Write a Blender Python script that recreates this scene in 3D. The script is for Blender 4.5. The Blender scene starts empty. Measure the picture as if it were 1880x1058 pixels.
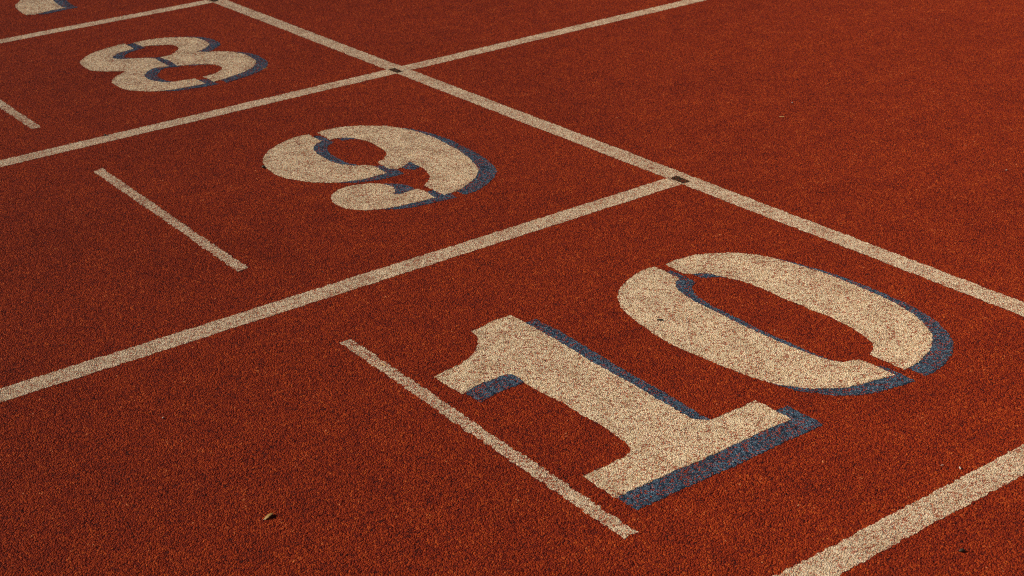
import bpy, bmesh, math, random
from mathutils import Matrix, Vector
from mathutils.geometry import tessellate_polygon

random.seed(11)
sc = bpy.context.scene
COL = sc.collection

# ------------------------------------------------------------------ camera
cam_data = bpy.data.cameras.new("camera")
cam_data.lens = 52.8946
cam_data.sensor_width = 36.0
cam_data.sensor_fit = 'HORIZONTAL'
cam_data.dof.use_dof = True
cam_data.dof.focus_distance = 2.75
cam_data.dof.aperture_fstop = 14.0
cam_data.clip_start = 0.1
cam_data.clip_end = 1000.0
cam = bpy.data.objects.new("camera", cam_data)
cam.matrix_world = Matrix(((0.802977, 0.275013, -0.528769, -2.20782),
                           (-0.594827, 0.313902, -0.740031, -2.42824),
                           (-0.037537, 0.908754, 0.415641, 1.23537),
                           (0, 0, 0, 1)))
COL.objects.link(cam)
sc.camera = cam

# ------------------------------------------------------------------ sky, sun, exposure
SUN_AZIMUTH = math.radians(-52.0)       # clockwise from +Y
SUN_ELEVATION = math.radians(34.0)
world = bpy.data.worlds.new("World")
sc.world = world
world.use_nodes = True
wn = world.node_tree.nodes
sky = wn.new('ShaderNodeTexSky')
sky.sky_type = 'NISHITA'
sky.sun_disc = False
sky.sun_elevation = SUN_ELEVATION
sky.sun_rotation = SUN_AZIMUTH
wn['Background'].inputs['Strength'].default_value = 0.05
world.node_tree.links.new(sky.outputs[0], wn['Background'].inputs['Color'])

sun_data = bpy.data.lights.new("sun", 'SUN')
sun_data.energy = 4.8
sun_data.angle = math.radians(0.53)
sun_data.color = (1.0, 0.84, 0.64)
sun = bpy.data.objects.new("sun", sun_data)
to_sun = Vector((math.sin(SUN_AZIMUTH) * math.cos(SUN_ELEVATION),
                 math.cos(SUN_AZIMUTH) * math.cos(SUN_ELEVATION), math.sin(SUN_ELEVATION)))
sun.rotation_euler = to_sun.to_track_quat('Z', 'Y').to_euler()
sun.location = to_sun * 20
COL.objects.link(sun)

sc.view_settings.view_transform = 'Standard'
sc.view_settings.look = 'None'
sc.view_settings.exposure = 0.06
sc.view_settings.gamma = 1.0
sc.render.engine = 'CYCLES'
sc.cycles.feature_set = 'EXPERIMENTAL'   # adaptive dicing of the granulated surface
sc.cycles.dicing_rate = 0.5
sc.cycles.offscreen_dicing_scale = 8.0
sc.cycles.max_subdivisions = 14
sc.cycles.use_denoising = False
sc.cycles.use_adaptive_sampling = False
sc.cycles.max_bounces = 4
sc.cycles.sample_clamp_direct = 4.0
sc.cycles.sample_clamp_indirect = 2.0
sc.cycles.pixel_filter_type = 'BLACKMAN_HARRIS'
sc.cycles.filter_width = 1.1

# ------------------------------------------------------------------ materials
def N(nt, kind, **kw):
    n = nt.nodes.new(kind)
    for k, v in kw.items():
        if k.startswith('i_'):
            n.inputs[k[2:].replace('_', ' ')].default_value = v
        else:
            setattr(n, k, v)
    return n

def math_node(nt, op, a, b=None, c=None, clamp=False):
    n = nt.nodes.new('ShaderNodeMath')
    n.operation = op
    n.use_clamp = clamp
    for s, v in zip(n.inputs, (a, b, c)):
        if v is None:
            continue
        if isinstance(v, (int, float)):
            s.default_value = v
        else:
            nt.links.new(v, s)
    return n.outputs[0]

def mix_color(nt, fac, a, b, blend='MIX'):
    n = nt.nodes.new('ShaderNodeMix')
    n.data_type = 'RGBA'
    n.blend_type = blend
    for s, v in ((n.inputs[0], fac), (n.inputs[6], a), (n.inputs[7], b)):
        if isinstance(v, (int, float)):
            s.default_value = v
        elif isinstance(v, tuple):
            s.default_value = (*v, 1.0)
        else:
            nt.links.new(v, s)
    return n.outputs[2]

def ramp(nt, fac, stops, interp='LINEAR'):
    n = nt.nodes.new('ShaderNodeValToRGB')
    cr = n.color_ramp
    cr.interpolation = interp
    while len(cr.elements) < len(stops):
        cr.elements.new(0.5)
    for e, (p, c) in zip(cr.elements, stops):
        e.position = p
        e.color = (*c, 1.0)
    nt.links.new(fac, n.inputs[0])
    return n.outputs[0]

GRAIN = 0.0025        # mean size of a rubber granule, metres

def build_granule_group():
    """Height of the bonded rubber granules, and per-granule random numbers, from the ground position."""
    g = bpy.data.node_groups.new("rubber_granules", 'ShaderNodeTree')
    for nm, t in (("Height", 'NodeSocketFloat'), ("Random", 'NodeSocketColor'), ("Clump", 'NodeSocketFloat'),
                  ("Mottle", 'NodeSocketFloat'), ("Stain", 'NodeSocketFloat'), ("Flat", 'NodeSocketVector')):
        g.interface.new_socket(nm, in_out='OUTPUT', socket_type=t)
    out = g.nodes.new('NodeGroupOutput')
    geo = g.nodes.new('ShaderNodeNewGeometry')
    flat = N(g, 'ShaderNodeVectorMath', operation='MULTIPLY')
    flat.inputs[1].default_value = (1, 1, 0)
    g.links.new(geo.outputs['Position'], flat.inputs[0])
    P = flat.outputs[0]

    def noise(scale, detail=2.0, rough=0.5):
        n = N(g, 'ShaderNodeTexNoise', noise_dimensions='2D')
        n.inputs['Scale'].default_value = scale
        n.inputs['Detail'].default_value = detail
        n.inputs['Roughness'].default_value = rough
        g.links.new(P, n.inputs['Vector'])
        return n
    # irregular granules: warp the cells a little
    w = noise(260.0, 1.0)
    sub = N(g, 'ShaderNodeVectorMath', operation='SUBTRACT')
    g.links.new(w.outputs['Color'], sub.inputs[0])
    sub.inputs[1].default_value = (.5, .5, .5)
    scl = N(g, 'ShaderNodeVectorMath', operation='SCALE')
    g.links.new(sub.outputs[0], scl.inputs[0])
    scl.inputs['Scale'].default_value = GRAIN * 0.9
    add = N(g, 'ShaderNodeVectorMath', operation='ADD')
    g.links.new(P, add.inputs[0])
    g.links.new(scl.outputs[0], add.inputs[1])

    def cells(scale):
        v = N(g, 'ShaderNodeTexVoronoi', voronoi_dimensions='2D', feature='F1')
        v.inputs['Scale'].default_value = scale
        v.inputs['Randomness'].default_value = 1.0
        g.links.new(add.outputs[0], v.inputs['Vector'])
        return v
    v1 = cells(1.0 / GRAIN)
    sep = g.nodes.new('ShaderNodeSeparateColor')
    g.links.new(v1.outputs['Color'], sep.inputs[0])
    dome = math_node(g, 'SUBTRACT', 1.0, math_node(g, 'MULTIPLY', v1.outputs['Distance'], 1.25), clamp=True)
    dome = math_node(g, 'POWER', dome, 0.75)
    clump = noise(95.0, 2.0, 0.6)
    h = math_node(g, 'MULTIPLY', dome, 0.50)
    h = math_node(g, 'MULTIPLY_ADD', sep.outputs[2], 0.42, h)
    h = math_node(g, 'MULTIPLY_ADD', clump.outputs[0], 0.45, h)
    g.links.new(h, out.inputs['Height'])
    g.links.new(v1.outputs['Color'], out.inputs['Random'])
    g.links.new(clump.outputs[0], out.inputs['Clump'])
    g.links.new(noise(16.0, 3.0, 0.6).outputs[0], out.inputs['Mottle'])
    g.links.new(noise(2.3, 4.0, 0.62).outputs[0], out.inputs['Stain'])
    g.links.new(P, out.inputs['Flat'])
    return g

GRANULES = build_granule_group()
AMPLITUDE = 0.0018

RED_STOPS = [(0.0, (0.040, 0.012, 0.010)), (0.12, (0.115, 0.014, 0.008)), (0.32, (0.205, 0.0190, 0.007)),
             (0.58, (0.290, 0.031, 0.007)), (0.80, (0.380, 0.050, 0.009)), (0.95, (0.50, 0.100, 0.018)),
             (1.0, (0.50, 0.20, 0.10))]

def granule_material(name, paint_stops=None, bare=0.0, low=0.0, show=1.0):
    m = bpy.data.materials.new(name)
    m.use_nodes = True
    m.displacement_method = 'BOTH'
    nt = m.node_tree
    bsdf = nt.nodes['Principled BSDF']
    g = N(nt, 'ShaderNodeGroup')
    g.node_tree = GRANULES
    sep = nt.nodes.new('ShaderNodeSeparateColor')
    nt.links.new(g.outputs['Random'], sep.inputs[0])
    # red rubber: every granule has its own shade, with faint mottling and old stains
    pick = math_node(nt, 'MULTIPLY_ADD', g.outputs['Mottle'], 0.34, math_node(nt, 'MULTIPLY_ADD', g.outputs['Clump'], 0.60, math_node(nt, 'MULTIPLY', sep.outputs[0], 0.72)))
    pick = math_node(nt, 'SUBTRACT', pick, 0.35, clamp=True)
    red = ramp(nt, pick, RED_STOPS)
    dirt = ramp(nt, g.outputs['Stain'], [(0.30, (0.90, 0.89, 0.92)), (0.52, (1, 1, 1)), (0.72, (1.03, 1.06, 1.0))])
    red = mix_color(nt, 1.0, red, dirt, 'MULTIPLY')
    color = red
    if paint_stops:
        paint = ramp(nt, sep.outputs[1], paint_stops)
        tint = ramp(nt, g.outputs['Mottle'], [(0.30, (0.86, 0.83, 0.80)), (0.55, (1, 1, 1)), (0.75, (1.02, 1.0, 0.97))])
        paint = mix_color(nt, 1.0, paint, tint, 'MULTIPLY')
        # granules the paint missed or has worn off, and pits it never reached
        worn = math_node(nt, 'MULTIPLY_ADD', g.outputs['Clump'], 0.55, math_node(nt, 'MULTIPLY_ADD', sep.outputs[0], -0.75, 0.75))
        worn = math_node(nt, 'ADD', worn, math_node(nt, 'MULTIPLY_ADD', g.outputs['Mottle'], 0.30, -0.15))
        a = math_node(nt, 'LESS_THAN', worn, bare)
        b = math_node(nt, 'LESS_THAN', g.outputs['Height'], low)
        color = mix_color(nt, math_node(nt, 'MULTIPLY', math_node(nt, 'MAXIMUM', a, b), show), paint, red)
    nt.links.new(color, bsdf.inputs['Base Color'])
    bsdf.inputs['Roughness'].default_value = 0.8
    bsdf.inputs['Diffuse Roughness'].default_value = 0.7
    bsdf.inputs['Specular IOR Level'].default_value = 0.10
    d = N(nt, 'ShaderNodeDisplacement')
    d.inputs['Midlevel'].default_value = 0.65
    d.inputs['Scale'].default_value = AMPLITUDE
    nt.links.new(g.outputs['Height'], d.inputs['Height'])
    nt.links.new(d.outputs[0], nt.nodes['Material Output'].inputs['Displacement'])
    return m

M_RED = granule_material("red_rubber")
CREAM = [(0.0, (0.44, 0.25, 0.13)), (0.16, (0.60, 0.46, 0.29)), (0.50, (0.77, 0.64, 0.44)), (0.85, (0.89, 0.79, 0.60)), (1.0, (0.84, 0.58, 0.40))]
OLD_CREAM = [(0.0, (0.38, 0.22, 0.12)), (0.20, (0.55, 0.43, 0.29)), (0.55, (0.69, 0.57, 0.41)), (0.85, (0.80, 0.70, 0.54)), (1.0, (0.70, 0.44, 0.30))]
M_CREAM = granule_material("cream_stencil_paint", CREAM, bare=0.39, low=0.36, show=0.80)
M_LINE = granule_material("cream_line_paint", OLD_CREAM, bare=0.40, low=0.34, show=0.72)
M_WORN = granule_material("worn_cream_paint", OLD_CREAM, bare=0.455, low=0.40, show=0.80)
M_BLUE = granule_material("blue_stencil_paint",
    [(0.0, (0.014, 0.022, 0.040)), (0.35, (0.040, 0.070, 0.115)), (0.70, (0.078, 0.132, 0.205)), (1.0, (0.16, 0.25, 0.34))],
    bare=0.395, low=0.36, show=0.75)
M_BLACK = granule_material("black_marker_paint",
    [(0.0, (0.020, 0.012, 0.007)), (0.6, (0.055, 0.034, 0.021)), (1.0, (0.14, 0.09, 0.055))], bare=0.34, low=0.2, show=0.6)

def plain_material(name, c0, c1, scale, rough=0.6):
    m = bpy.data.materials.new(name)
    m.use_nodes = True
    nt = m.node_tree
    tc = nt.nodes.new('ShaderNodeTexCoord')
    n = N(nt, 'ShaderNodeTexNoise')
    n.inputs['Scale'].default_value = scale
    n.inputs['Detail'].default_value = 3.0
    nt.links.new(tc.outputs['Object'], n.inputs['Vector'])
    nt.links.new(ramp(nt, n.outputs[0], [(0.35, c0), (0.65, c1)]), nt.nodes['Principled BSDF'].inputs['Base Color'])
    nt.nodes['Principled BSDF'].inputs['Roughness'].default_value = rough
    return m

# ------------------------------------------------------------------ helpers
def link_mesh(name, verts, faces, material, parent=None, granulated=True, smooth=False):
    me = bpy.data.meshes.new(name)
    me.from_pydata(verts, [], faces)
    me.update()
    me.materials.append(material)
    o = bpy.data.objects.new(name, me)
    COL.objects.link(o)
    if parent:
        o.parent = parent
    if smooth:
        for p in me.polygons:
            p.use_smooth = True
    if granulated:
        s = o.modifiers.new("dice", 'SUBSURF')
        s.subdivision_type = 'SIMPLE'
        s.levels = 0
        s.render_levels = 1
        o.cycles.use_adaptive_subdivision = True
    return o

def tag(o, label=None, category=None, group=None, kind=None):
    for k, v in (('label', label), ('category', category), ('group', group), ('kind', kind)):
        if v:
            o[k] = v
    return o

def empty(name, loc):
    o = bpy.data.objects.new(name, None)
    o.location = loc
    o.empty_display_size = 0.1
    COL.objects.link(o)
    return o

def wander(n, amp, seed):
    """Ragged paint edge: a few octaves of smooth random offset."""
    r = random.Random(seed)
    out = [0.0] * n
    for step, a in ((1, 0.95), (3, 0.5), (11, 0.35), (60, 0.35)):
        k = [r.uniform(-1, 1) for _ in range(n // step + 3)]
        for i in range(n):
            j, t = divmod(i, step)
            t /= step
            out[i] += a * amp * (k[j] * (1 - t) + k[j + 1] * t)
    return out

def strip(name, p0, p1, width, z, material, seed, fine=None, ragged=0.0020):
    """A painted line from p0 to p1, rows of quads with ragged edges; `fine` bounds (metres from p0) get dense rows."""
    p0, p1 = Vector(p0), Vector(p1)
    L = (p1 - p0).length
    d = (p1 - p0) / L
    nrm = Vector((-d.y, d.x))
    f0, f1 = fine or (0.0, L)
    ts, t = [], 0.0
    while t < L:
        ts.append(t)
        t += 0.004 if f0 <= t <= f1 else 0.05
    ts.append(L)
    a, b = wander(len(ts), ragged, seed), wander(len(ts), ragged, seed + 1)
    e0, e1 = wander(3, ragged, seed + 2), wander(3, ragged, seed + 3)
    verts, faces = [], []
    for i, t in enumerate(ts):
        for j in range(3):
            s = (-width / 2 + a[i], 0.0, width / 2 + b[i])[j]
            tt = t + (e0[j] if i == 0 else e1[j] if i == len(ts) - 1 else 0)
            p = p0 + d * tt + nrm * s - p0
            verts.append((p.x, p.y, 0.0))
        if i:
            k = 3 * i
            faces += [(k - 3, k, k + 1, k - 2), (k - 2, k + 1, k + 2, k - 1)]
    # d x nrm = +z, so wind faces upward
    faces = [f[::1] for f in faces]
    o = link_mesh(name, verts, faces, material)
    o.location = (p0.x, p0.y, z)
    return o

def smooth_outline(pts, step=0.004):
    """Catmull-Rom through traced points, sharp at corner points (third value 1), resampled at `step` metres."""
    n = len(pts)
    out = []
    for i in range(n):
        p0, p1, p2, p3 = pts[i - 1], pts[i], pts[(i + 1) % n], pts[(i + 2) % n]
        a, b = Vector(p1[:2]), Vector(p2[:2])
        L = (b - a).length
        m1 = Vector((0, 0))
        m2 = Vector((0, 0))
        q0, q3 = Vector(p0[:2]), Vector(p3[:2])
        d01, d23 = max((a - q0).length, 1e-6), max((q3 - b).length, 1e-6)
        chord = (b - a)
        if p1[2]:
            m1 = chord.copy()
        else:
            m1 = ((a - q0) / d01 + chord / L).normalized() * L
        if p2[2]:
            m2 = chord.copy()
        else:
            m2 = (chord / L + (q3 - b) / d23).normalized() * L
        k = max(1, round(L / step))
        for j in range(k):
            t = j / k
            t2, t3 = t * t, t * t * t
            out.append(a * (2 * t3 - 3 * t2 + 1) + m1 * (t3 - 2 * t2 + t) + b * (-2 * t3 + 3 * t2) + m2 * (t3 - t2))
    return out

def stencil_mesh(name, outline, origin, z, material, parent, seed, ragged=0.0016):
    pts = smooth_outline(outline)
    off = wander(len(pts), ragged, seed)
    n = len(pts)
    ring = []
    for i, p in enumerate(pts):
        t = (pts[(i + 1) % n] - pts[i - 1])
        nrm = Vector((t.y, -t.x)).normalized() if t.length > 1e-9 else Vector((0, 0))
        q = p + nrm * off[i] - Vector(origin)
        ring.append(Vector((q.x, q.y, 0)))
    tris = tessellate_polygon([ring])
    bm = bmesh.new()
    vs = [bm.verts.new(v) for v in ring]
    for t in tris:
        try:
            bm.faces.new([vs[i] for i in t])
        except ValueError:
            pass
    # cut into small tiles so that the surface dices evenly
    lo = [min(v[i] for v in ring) for i in (0, 1)]
    hi = [max(v[i] for v in ring) for i in (0, 1)]
    for ax in (0, 1):
        c = lo[ax] + 0.03
        while c < hi[ax]:
            nn = [0, 0, 0]
            co = [0, 0, 0]
            nn[ax] = 1
            co[ax] = c
            bmesh.ops.bisect_plane(bm, geom=bm.verts[:] + bm.edges[:] + bm.faces[:], dist=1e-6, plane_co=co, plane_no=nn)
            c += 0.03
    bmesh.ops.recalc_face_normals(bm, faces=bm.faces)
    for f in bm.faces:
        f.normal_update()
        if f.normal.z < 0:
            f.normal_flip()
    me = bpy.data.meshes.new(name)
    bm.to_mesh(me)
    bm.free()
    me.materials.append(material)
    o = bpy.data.objects.new(name, me)
    COL.objects.link(o)
    o.parent = parent
    o.location = (0, 0, z)
    s = o.modifiers.new("dice", 'SUBSURF')
    s.subdivision_type = 'SIMPLE'
    s.levels = 0
    s.render_levels = 1
    o.cycles.use_adaptive_subdivision = True
    return o

# ------------------------------------------------------------------ ground
def axis(lo, hi, step, far):
    v = [lo]
    while v[-1] < hi - 1e-6:
        v.append(v[-1] + step)
    s = step
    while v[-1] < far:
        s *= 1.6
        v.append(v[-1] + s)
    s = step
    while v[0] > -far:
        s *= 1.6
        v.insert(0, v[0] - s)
    return v

xs, ys = axis(-2.4, 3.0, 0.15, 250.0), axis(-2.4, 4.2, 0.15, 250.0)
gv = [(x, y, 0.0) for y in ys for x in xs]
w = len(xs)
gf = [(j * w + i, j * w + i + 1, (j + 1) * w + i + 1, (j + 1) * w + i) for j in range(len(ys) - 1) for i in range(w - 1)]
ground = link_mesh("running_track_ground", gv, gf, M_RED)
tag(ground, "granulated red rubber running track surface", "ground", kind="structure")

# the asphalt the rubber is laid on, just under the sheet
M_BASE = plain_material("asphalt_base", (0.03, 0.03, 0.03), (0.055, 0.052, 0.05), 60.0, 0.9)
base = link_mesh("asphalt_ground", [(-280, -280, -0.012), (280, -280, -0.012), (280, 280, -0.012), (-280, 280, -0.012)], [(0, 1, 2, 3)], M_BASE, granulated=False)
tag(base, "dark asphalt base under the rubber surface", "ground", kind="structure")

# ------------------------------------------------------------------ painted lines
Z1, Z2, Z3 = 0.0004, 0.0008, 0.0012
LANE_GROUP = "painted lane lines"
def lane_line(y, width, x0, x1, label, seed):
    o = strip("lane_line", (x0, y), (x1, y), width, Z1, M_LINE, seed, fine=(max(0, -2.6 - x0), min(x1, 2.6) - x0))
    return tag(o, label, "lane line", LANE_GROUP, "thing")

lane_line(0.0, 0.052, -8.0, -0.002, "cream lane line between the numbers 9 and 10, ending at the black mark", 100)
lane_line(1.22, 0.052, -8.0, 8.0, "cream lane line between the numbers 8 and 9, carrying on across the start line", 110)
lane_line(2.406, 0.050, -8.0, -0.002, "cream lane line between the numbers 7 and 8", 120)
lane_line(-1.262, 0.054, -8.0, 8.0, "cream outer line below the number 10, the widest looking line", 130)

start = strip("start_line", (0.0254, -1.234), (0.0254, 9.76), 0.0508, Z2, M_LINE, 140, fine=(0, 5.2))
tag(start, "long cream start line running across every lane past the black marks", "start line", kind="thing")

TICKS = "thin marks beside the lane numbers"
def tick(x0, y0, x1, y1, label, seed):
    o = strip("lane_mark", (x0, y0), (x1, y1), 0.0255, Z1, M_WORN, seed, ragged=0.0026)
    tag(o, label, "painted mark", TICKS, "thing")
tick(-1.0020, 0.209, -0.9900, 1.006, "thin cream bar to the left of the number 9", 150)
tick(-1.0188, -1.033, -1.0093, -0.214, "thin cream bar beside the number 10, the longest thin bar", 160)
tick(-0.9850, 1.438, -0.9790, 2.240, "thin cream bar to the left of the number 8, cut by the photo's edge", 170)

MARKS = "black corner marks on the start line"
def mark(y, label, seed):
    o = strip("start_mark", (0.0142, y - 0.0235), (0.0142, y + 0.0235), 0.0225, Z3, M_BLACK, seed, ragged=0.0009)
    tag(o, label, "black mark", MARKS, "thing")
mark(-0.0025, "small black mark where the line between 9 and 10 meets the start line", 180)
mark(1.2195, "small black mark where the line between 8 and 9 crosses the start line", 190)
mark(2.4075, "small black mark where the line between 7 and 8 meets the start line", 200)

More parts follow.
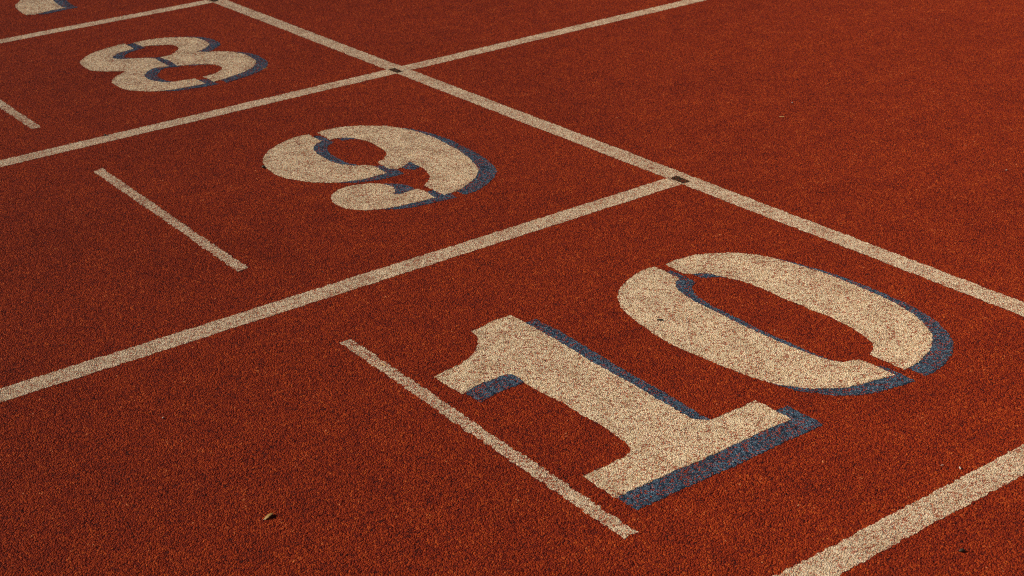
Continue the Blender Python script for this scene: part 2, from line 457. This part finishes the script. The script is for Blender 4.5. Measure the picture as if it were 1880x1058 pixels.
# ------------------------------------------------------------------ lane numbers (outlines in metres on the track; third value 1 = sharp corner)
OUTLINES = {
    'one': [
        [(-0.7128,-0.3277,1),(-0.7099,-0.3779,0),(-0.7126,-0.4852,0),(-0.7175,-0.5961,0),(-0.7167,-0.6990,0),(-0.7192,-0.7615,0),(-0.7207,-0.7978,0),(-0.7217,-0.8216,0),(-0.7195,-0.8417,0),(-0.7088,-0.8568,0),(-0.6930,-0.8642,0),(-0.6735,-0.8646,0),(-0.6420,-0.8648,0),(-0.5979,-0.8648,1),(-0.5991,-0.8971,0),(-0.5982,-0.9467,1),(-0.6681,-0.9446,0),(-0.7820,-0.9465,0),(-0.8462,-0.9440,0),(-0.9718,-0.9440,1),(-0.9714,-0.8637,1),(-0.9279,-0.8628,0),(-0.8988,-0.8619,0),(-0.8815,-0.8618,0),(-0.8796,-0.8606,0),(-0.8672,-0.8563,0),(-0.8611,-0.8502,0),(-0.8545,-0.8312,0),(-0.8507,-0.8037,0),(-0.8495,-0.7695,0),(-0.8502,-0.7125,0),(-0.8501,-0.6627,0),(-0.8540,-0.6166,0),(-0.8559,-0.5817,0),(-0.8538,-0.5388,0),(-0.8536,-0.5208,1),(-0.8673,-0.5160,0),(-0.8969,-0.5155,0),(-0.9273,-0.5163,0),(-0.9629,-0.5254,1),(-0.9647,-0.4394,1),(-0.9299,-0.4347,0),(-0.8948,-0.4274,0),(-0.8665,-0.4160,0),(-0.8424,-0.3979,0),(-0.8252,-0.3780,0),(-0.8139,-0.3576,0),(-0.8092,-0.3361,1),(-0.7816,-0.3315,0),(-0.7479,-0.3265,0)],
    ],
    'zero': [
        [(-0.3586,-0.3379,1),(-0.3817,-0.3360,0),(-0.4106,-0.3409,0),(-0.4463,-0.3543,0),(-0.4731,-0.3689,0),(-0.4967,-0.3884,0),(-0.5159,-0.4111,0),(-0.5307,-0.4369,0),(-0.5414,-0.4657,0),(-0.5492,-0.4961,0),(-0.5567,-0.5416,0),(-0.5617,-0.5729,0),(-0.5640,-0.6184,0),(-0.5624,-0.6658,0),(-0.5572,-0.7082,0),(-0.5533,-0.7509,0),(-0.5459,-0.7890,0),(-0.5375,-0.8252,0),(-0.5249,-0.8567,0),(-0.5114,-0.8739,0),(-0.5008,-0.8916,0),(-0.4855,-0.9069,0),(-0.4654,-0.9219,0),(-0.4452,-0.9326,0),(-0.4188,-0.9400,0),(-0.3909,-0.9462,0),(-0.3713,-0.9497,0),(-0.3541,-0.9533,1),(-0.3530,-0.9318,0),(-0.3519,-0.9123,0),(-0.3534,-0.8926,0),(-0.3557,-0.8767,1),(-0.3699,-0.8692,0),(-0.3884,-0.8602,0),(-0.3954,-0.8450,0),(-0.4010,-0.8284,0),(-0.4063,-0.8002,0),(-0.4090,-0.7692,0),(-0.4117,-0.7004,0),(-0.4127,-0.6538,0),(-0.4127,-0.6124,0),(-0.4103,-0.5826,0),(-0.4099,-0.5340,0),(-0.4090,-0.5073,0),(-0.4038,-0.4754,0),(-0.3989,-0.4541,0),(-0.3883,-0.4344,0),(-0.3744,-0.4204,0),(-0.3591,-0.4131,1),(-0.3572,-0.3698,0)],
        [(-0.3355,-0.3428,1),(-0.3060,-0.3408,0),(-0.2705,-0.3437,0),(-0.2418,-0.3544,0),(-0.2096,-0.3752,0),(-0.1820,-0.4009,0),(-0.1616,-0.4336,0),(-0.1497,-0.4612,0),(-0.1444,-0.4897,0),(-0.1353,-0.5317,0),(-0.1279,-0.5746,0),(-0.1256,-0.6212,0),(-0.1250,-0.6681,0),(-0.1262,-0.7041,0),(-0.1273,-0.7394,0),(-0.1347,-0.7793,0),(-0.1450,-0.8210,0),(-0.1584,-0.8536,0),(-0.1734,-0.8787,0),(-0.1934,-0.9013,0),(-0.2058,-0.9129,0),(-0.2252,-0.9253,0),(-0.2539,-0.9386,0),(-0.2817,-0.9473,0),(-0.3049,-0.9504,0),(-0.3277,-0.9512,1),(-0.3272,-0.9220,0),(-0.3292,-0.8925,0),(-0.3281,-0.8746,1),(-0.3142,-0.8677,0),(-0.3013,-0.8596,0),(-0.2914,-0.8488,0),(-0.2835,-0.8311,0),(-0.2765,-0.8074,0),(-0.2718,-0.7811,0),(-0.2697,-0.7522,0),(-0.2675,-0.7228,0),(-0.2713,-0.6845,0),(-0.2700,-0.6478,0),(-0.2726,-0.6141,0),(-0.2708,-0.5804,0),(-0.2725,-0.5446,0),(-0.2758,-0.5098,0),(-0.2839,-0.4792,0),(-0.2913,-0.4607,0),(-0.2973,-0.4405,0),(-0.3080,-0.4251,0),(-0.3205,-0.4171,0),(-0.3317,-0.4103,0),(-0.3371,-0.4025,1),(-0.3372,-0.3752,0)],
    ],
    'nine': [
        [(-0.4437,0.8838,1),(-0.4131,0.8847,0),(-0.3758,0.8797,0),(-0.3445,0.8640,0),(-0.3170,0.8421,0),(-0.3001,0.8226,0),(-0.2806,0.8045,0),(-0.2665,0.7779,0),(-0.2525,0.7355,0),(-0.2451,0.6995,0),(-0.2408,0.6595,0),(-0.2408,0.6136,0),(-0.2452,0.5622,0),(-0.2496,0.5118,0),(-0.2618,0.4568,0),(-0.2774,0.4064,0),(-0.2931,0.3702,0),(-0.3103,0.3487,0),(-0.3309,0.3307,0),(-0.3583,0.3135,0),(-0.3829,0.3002,0),(-0.4059,0.2888,0),(-0.4487,0.2852,1),(-0.4505,0.3244,0),(-0.4497,0.3682,1),(-0.4297,0.3843,0),(-0.4137,0.3999,0),(-0.4022,0.4201,0),(-0.3902,0.4526,0),(-0.3855,0.4830,1),(-0.3863,0.4996,0),(-0.3828,0.5286,1),(-0.3917,0.5270,0),(-0.4107,0.5124,0),(-0.4369,0.5046,1),(-0.4488,0.5218,0),(-0.4483,0.5531,0),(-0.4465,0.5805,1),(-0.4302,0.5850,0),(-0.4148,0.5972,0),(-0.3986,0.6154,0),(-0.3885,0.6329,0),(-0.3839,0.6558,0),(-0.3833,0.6758,0),(-0.3798,0.7071,0),(-0.3851,0.7470,0),(-0.3960,0.7784,0),(-0.4139,0.7984,0),(-0.4320,0.8081,0),(-0.4470,0.8077,1),(-0.4446,0.8305,0),(-0.4441,0.8588,0)],
        [(-0.4673,0.8839,1),(-0.4677,0.8590,0),(-0.4680,0.8343,0),(-0.4683,0.8133,1),(-0.4864,0.8055,0),(-0.5019,0.7920,0),(-0.5135,0.7751,0),(-0.5224,0.7494,0),(-0.5275,0.7171,0),(-0.5288,0.6885,0),(-0.5276,0.6548,0),(-0.5179,0.6232,0),(-0.5032,0.6002,0),(-0.4783,0.5787,0),(-0.4668,0.5573,1),(-0.4704,0.4990,1),(-0.4960,0.4988,0),(-0.5260,0.4995,0),(-0.5518,0.5065,0),(-0.5840,0.5194,0),(-0.6064,0.5357,0),(-0.6291,0.5594,0),(-0.6448,0.5797,0),(-0.6572,0.6061,0),(-0.6697,0.6328,0),(-0.6752,0.6625,0),(-0.6738,0.6988,0),(-0.6688,0.7355,0),(-0.6594,0.7689,0),(-0.6477,0.7909,0),(-0.6279,0.8194,0),(-0.6021,0.8430,0),(-0.5732,0.8612,0),(-0.5414,0.8774,0),(-0.5091,0.8866,0),(-0.4843,0.8888,0)],
        [(-0.4752,0.2845,1),(-0.4697,0.3198,0),(-0.4693,0.3446,0),(-0.4729,0.3606,1),(-0.4870,0.3606,0),(-0.5073,0.3601,0),(-0.5238,0.3593,0),(-0.5363,0.3707,1),(-0.5250,0.3792,0),(-0.5161,0.3901,0),(-0.5109,0.4077,0),(-0.5108,0.4269,1),(-0.5184,0.4435,0),(-0.5299,0.4604,0),(-0.5479,0.4735,0),(-0.5671,0.4812,0),(-0.5888,0.4847,0),(-0.6128,0.4808,0),(-0.6326,0.4703,0),(-0.6491,0.4538,0),(-0.6603,0.4330,0),(-0.6657,0.4073,0),(-0.6662,0.3806,0),(-0.6582,0.3556,0),(-0.6450,0.3365,0),(-0.6265,0.3199,0),(-0.6039,0.3068,0),(-0.5819,0.2988,0),(-0.5561,0.2936,0),(-0.5289,0.2902,0),(-0.5015,0.2868,0)],
    ],
    'eight': [
        [(-0.4570,2.0812,1),(-0.4575,2.0391,0),(-0.4579,2.0068,1),(-0.4828,1.9987,0),(-0.5103,1.9932,0),(-0.5294,1.9799,0),(-0.5469,1.9609,0),(-0.5523,1.9393,0),(-0.5442,1.9271,0),(-0.5268,1.9102,0),(-0.5039,1.8970,0),(-0.4825,1.8807,0),(-0.4624,1.8613,0),(-0.4577,1.8506,1),(-0.4604,1.8023,0),(-0.4607,1.7396,1),(-0.4792,1.7404,0),(-0.4973,1.7502,0),(-0.5165,1.7450,0),(-0.5414,1.7228,0),(-0.5594,1.6989,0),(-0.5644,1.6711,0),(-0.5643,1.6387,0),(-0.5565,1.6114,0),(-0.5463,1.5937,0),(-0.5260,1.5783,0),(-0.5012,1.5731,0),(-0.4795,1.5684,0),(-0.4615,1.5633,1),(-0.4619,1.5317,0),(-0.4611,1.4953,1),(-0.4827,1.4962,0),(-0.5092,1.4981,0),(-0.5343,1.5026,0),(-0.5593,1.5071,0),(-0.5830,1.5142,0),(-0.6124,1.5347,0),(-0.6424,1.5711,0),(-0.6578,1.5981,0),(-0.6634,1.6305,0),(-0.6629,1.6612,0),(-0.6634,1.6854,0),(-0.6557,1.7099,0),(-0.6404,1.7355,0),(-0.6215,1.7542,0),(-0.6011,1.7677,0),(-0.5818,1.7825,1),(-0.5910,1.7913,0),(-0.6080,1.8076,0),(-0.6285,1.8247,0),(-0.6474,1.8454,0),(-0.6569,1.8671,0),(-0.6589,1.9029,0),(-0.6557,1.9428,0),(-0.6490,1.9711,0),(-0.6342,1.9963,0),(-0.6132,2.0206,0),(-0.5838,2.0463,0),(-0.5526,2.0618,0),(-0.5210,2.0729,0),(-0.4863,2.0814,0),(-0.4653,2.0846,0)],
        [(-0.4311,2.0750,1),(-0.4163,2.0749,0),(-0.3865,2.0747,0),(-0.3496,2.0677,0),(-0.3181,2.0486,0),(-0.3340,2.0585,0),(-0.3104,2.0441,0),(-0.2876,2.0277,0),(-0.2678,2.0053,0),(-0.2545,1.9777,0),(-0.2503,1.9445,0),(-0.2519,1.9078,0),(-0.2597,1.8775,0),(-0.2738,1.8631,0),(-0.2942,1.8459,0),(-0.3114,1.8350,0),(-0.3268,1.8317,1),(-0.3109,1.8116,0),(-0.2825,1.7887,0),(-0.2558,1.7627,0),(-0.2404,1.7342,0),(-0.2313,1.6939,0),(-0.2339,1.6431,0),(-0.2399,1.6053,0),(-0.2562,1.5779,0),(-0.2846,1.5459,0),(-0.3106,1.5291,0),(-0.3429,1.5147,0),(-0.3759,1.5056,0),(-0.4085,1.4967,0),(-0.4369,1.4919,1),(-0.4350,1.5259,0),(-0.4357,1.5628,1),(-0.4201,1.5641,0),(-0.3951,1.5689,0),(-0.3738,1.5814,0),(-0.3547,1.6006,0),(-0.3473,1.6231,0),(-0.3480,1.6449,0),(-0.3541,1.6637,0),(-0.3731,1.6837,0),(-0.3933,1.7014,0),(-0.4118,1.7107,0),(-0.4277,1.7174,0),(-0.4409,1.7258,1),(-0.4350,1.7952,0),(-0.4403,1.8506,1),(-0.4287,1.8509,0),(-0.4081,1.8534,0),(-0.3859,1.8679,0),(-0.3588,1.8965,0),(-0.3475,1.9227,0),(-0.3475,1.9461,0),(-0.3559,1.9665,0),(-0.3774,1.9846,0),(-0.4009,1.9981,0),(-0.4176,2.0050,0),(-0.4265,2.0071,1),(-0.4295,2.0402,0)],
    ],
    'seven': [
        [(-0.4884,2.9280,0),(-0.5050,2.8998,0),(-0.5301,2.8630,0),(-0.5410,2.8347,0),(-0.5512,2.7803,0),(-0.5545,2.7327,0),(-0.5555,2.6877,1),(-0.5353,2.6758,0),(-0.5105,2.6761,0),(-0.4821,2.6856,0),(-0.4592,2.6882,0),(-0.4363,2.6866,0),(-0.4133,2.6850,1),(-0.4174,2.7150,0),(-0.4142,2.7642,0),(-0.4076,2.8106,0),(-0.4023,2.8411,0)],
    ],
}
# the number 7 carries on beyond what the photo shows: upper stem and bar
foot = OUTLINES['seven'][0]
OUTLINES['seven'] = [foot + [(-0.392, 2.955, 0), (-0.330, 3.060, 0), (-0.262, 3.150, 0), (-0.232, 3.210, 1), (-0.232, 3.285, 1), (-0.640, 3.285, 1),
                             (-0.648, 3.110, 1), (-0.625, 3.110, 0), (-0.605, 3.150, 0), (-0.560, 3.168, 0), (-0.410, 3.165, 1), (-0.455, 3.095, 0),
                             (-0.472, 3.000, 0)]]

def shifted(outline, o, a):
    """The blue stencil was laid slightly off: x and y offsets, each with a little stretch along x and y."""
    return [(x + a[0] + a[1] * (x - o[0]) + a[2] * (y - o[1]), y + a[3] + a[4] * (x - o[0]) + a[5] * (y - o[1]), k) for x, y, k in outline]

def lane_number(label, digits, seed):
    allp = [p for d, *_ in digits for o in OUTLINES[d] for p in o]
    cx = (min(p[0] for p in allp) + max(p[0] for p in allp)) / 2
    cy = min(p[1] for p in allp)
    root = empty("lane_number", (cx, cy, 0.0))
    tag(root, label, "lane number", "stencilled lane numbers", "thing")
    for d, pivot, slip in digits:
        shapes = OUTLINES[d]
        for i, o in enumerate(shapes):
            s = seed + 20 * i + 7 * len(d)
            stencil_mesh("blue_drop_shadow", shifted(o, pivot, slip), (cx, cy), Z1, M_BLUE, root, s)
            stencil_mesh("cream_digit_piece", o, (cx, cy), Z2, M_CREAM, root, s + 3)
    return root

lane_number("cream stencilled number 10 with blue drop shadow, nearest and largest",
            [('one', (-0.785, -0.64), (0.0180, 0.066, 0.0097, -0.0447, 0.001, 0.002)), ('zero', (-0.345, -0.64), (0.0115, 0.0044, 0.0057, -0.0355, 0.0028, 0.0088))], 300)
lane_number("cream stencilled number 9 with blue drop shadow, between 8 and 10", [('nine', (-0.46, 0.59), (0.0275, -0.02, -0.034, -0.0295, 0.0, 0.0))], 400)
lane_number("cream stencilled number 8 with blue drop shadow and two round holes", [('eight', (-0.45, 1.79), (0.0285, -0.02, 0.01, -0.0225, -0.03, 0.03))], 500)
lane_number("foot of a cream stencilled number 7 with blue shadow at the photo's top edge", [('seven', (-0.48, 2.70), (0.0365, 0.0, 0.0, -0.0237, 0.0, 0.0))], 600)

# ------------------------------------------------------------------ things lying on the track
M_LEAF = plain_material("dry_leaf", (0.22, 0.115, 0.025), (0.34, 0.21, 0.055), 300.0, 0.5)
M_SEED = plain_material("dark_seed", (0.020, 0.014, 0.007), (0.05, 0.036, 0.015), 900.0, 0.6)
M_STRAW = plain_material("dry_straw", (0.50, 0.33, 0.10), (0.66, 0.47, 0.20), 400.0, 0.6)
M_CHIP = plain_material("white_chip", (0.42, 0.36, 0.29), (0.58, 0.52, 0.44), 900.0, 0.6)
TOP = AMPLITUDE * 0.45      # height of the granule tops above the sheet

def lie(o, x, y, z, az, pitch=0.0):
    o.location = (x, y, z)
    o.rotation_euler = (0, pitch, az)

# small curled dry leaf: two-sided shell with thickness, and a pale tube coloured as its sunlit underside
def dry_leaf():
    nu, nv = 18, 9
    half = 0.0135
    top, bot = [], []
    for i in range(nu + 1):
        u = i / nu
        x = -half + 2 * half * u
        wid = (0.0070 + 0.0006 * math.sin(23 * u) + 0.0004 * math.sin(51 * u + 1)) * math.sin(math.pi * min(1, 0.06 + 0.92 * u)) ** 0.7 + 0.0006
        for j in range(nv + 1):
            v = -1 + 2 * j / nv
            y = wid * math.sin(v * 1.25) * 0.95
            z = 0.0062 * math.sin(math.pi * (0.1 + 0.8 * u)) * math.cos(v * 1.25) + 0.0030 * u + 0.0005 * math.sin(9 * u + 4 * v)
            top.append((x, y, z))
            bot.append((x, y * 0.95, z - 0.00045))
    n = len(top)
    w = nv + 1
    F = []
    for i in range(nu):
        for j in range(nv):
            a = i * w + j
            F.append((a, a + w, a + w + 1, a + 1))
            F.append((n + a, n + a + 1, n + a + w + 1, n + a + w))
    for i in range(nu):
        a, b = i * w, (i + 1) * w
        F += [(a, n + a, n + b, b), (a + nv, b + nv, n + b + nv, n + a + nv)]
    for j in range(nv):
        F += [(j, j + 1, n + j + 1, n + j), (nu * w + j, n + nu * w + j, n + nu * w + j + 1, nu * w + j + 1)]
    return top + bot, F

def tube(path, radii, seg=7):
    V, F = [], []
    for i, p in enumerate(path):
        p = Vector(p)
        t = (Vector(path[min(i + 1, len(path) - 1)]) - Vector(path[max(i - 1, 0)])).normalized()
        s = t.cross(Vector((0, 0, 1)))
        s = s.normalized() if s.length > 1e-6 else Vector((1, 0, 0))
        n = s.cross(t)
        for k in range(seg):
            a = 2 * math.pi * k / seg
            q = p + (s * math.cos(a) + n * math.sin(a)) * radii[i]
            V.append(tuple(q))
        if i:
            for k in range(seg):
                a, b = (i - 1) * seg + k, (i - 1) * seg + (k + 1) % seg
                F.append((a, b, b + seg, a + seg))
    F.append(tuple(range(seg))[::-1])
    F.append(tuple(len(V) - seg + k for k in range(seg)))
    return V, F

leaf = empty("dry_leaf", (0, 0, 0))
tag(leaf, "small curled golden brown dry leaf alone on the red track", "leaf")
link_mesh("blade", *dry_leaf(), M_LEAF, leaf, granulated=False, smooth=True)
link_mesh("sunlit_spot", *tube([(-0.0125, 0, 0.0022), (-0.0150, 0.0006, 0.0016), (-0.0180, 0.0016, 0.0010)], [0.0006, 0.0005, 0.0004]), M_CHIP, leaf, granulated=False, smooth=True)  # pale colour stands in for the bright lit spot under the leaf
lie(leaf, -1.4030, -0.6520, TOP, math.radians(12))
leaf.rotation_euler = (math.radians(-20), math.radians(-4), math.radians(10))
leaf.scale = (0.64, 0.76, 0.50)

def seed_body(name, x, y, az, L, r, mat, label, cat, z=0.0):
    n = 11
    path = [(-L / 2 + L * i / (n - 1), 0.0006 * math.sin(3 * i / (n - 1)), r * 0.6 + 0.0004 * math.sin(2.2 * i / (n - 1))) for i in range(n)]
    rad = [r * max(0.12, math.sin(math.pi * (0.04 + 0.92 * i / (n - 1))) ** 0.6) for i in range(n)]
    o = link_mesh(name, *tube(path, rad, 9), mat, granulated=False, smooth=True)
    lie(o, x, y, z + TOP, az)
    return tag(o, label, cat)

seed_body("seed_pod", -0.5156, -0.5310, math.radians(-52), 0.0125, 0.0017, M_SEED, "dark brown seed pod lying on the round zero of the number 10", "seed pod", Z2)
seed_body("grit", -0.6755, 0.7350, math.radians(-20), 0.0090, 0.0038, M_SEED, "black grit speck at the left edge of the number 9", "grit", 0)
seed_body("grit", -0.8702, 1.2445, math.radians(10), 0.0075, 0.0026, M_SEED, "black grit speck on the lane line between 8 and 9", "grit", Z1)
seed_body("grit", -0.6898, -1.3601, math.radians(-30), 0.0085, 0.0026, M_SEED, "black grit speck below the outer line near the bottom right", "grit", 0)
seed_body("straw", -0.2582, 1.5078, math.radians(-30), 0.0150, 0.0009, M_STRAW, "short yellow straw at the right tip of the number 8", "straw", Z1)
seed_body("straw", 0.5158, 0.1597, math.radians(-52), 0.0140, 0.0010, M_STRAW, "pale yellow straw bit on the bare red track past the start line", "straw", 0)
seed_body("straw", -1.0078, -0.3438, math.radians(-88), 0.0165, 0.0006, M_STRAW, "thin yellow straw on the thin bar beside the number 10", "straw", Z1)
seed_body("chip", -0.5141, -1.2182, math.radians(55), 0.0070, 0.0013, M_CHIP, "whitish chip just above the outer line, right of the number 10", "chip", 0)
seed_body("chip", -0.5285, -1.1957, math.radians(-30), 0.0050, 0.0008, M_CHIP, "tiny pale curved chip a little left of the whitish chip", "chip", 0)
seed_body("chip", -0.7653, -0.9838, math.radians(20), 0.0036, 0.0011, M_CHIP, "tiny cream chip on the blue shadow under the digit 1", "chip", Z1)
seed_body("chip", -1.3972, -0.2657, math.radians(10), 0.0036, 0.0012, M_CHIP, "tiny pale chip on red track below the line between 9 and 10", "chip", 0)
seed_body("chip", 0.6203, 0.2229, math.radians(0), 0.0044, 0.0015, M_CHIP, "tiny white chip past the start line behind the yellow straw", "chip", 0)
seed_body("chip", 0.6074, -0.4609, math.radians(0), 0.0044, 0.0015, M_CHIP, "tiny white chip past the start line near the photo's right edge", "chip", 0)
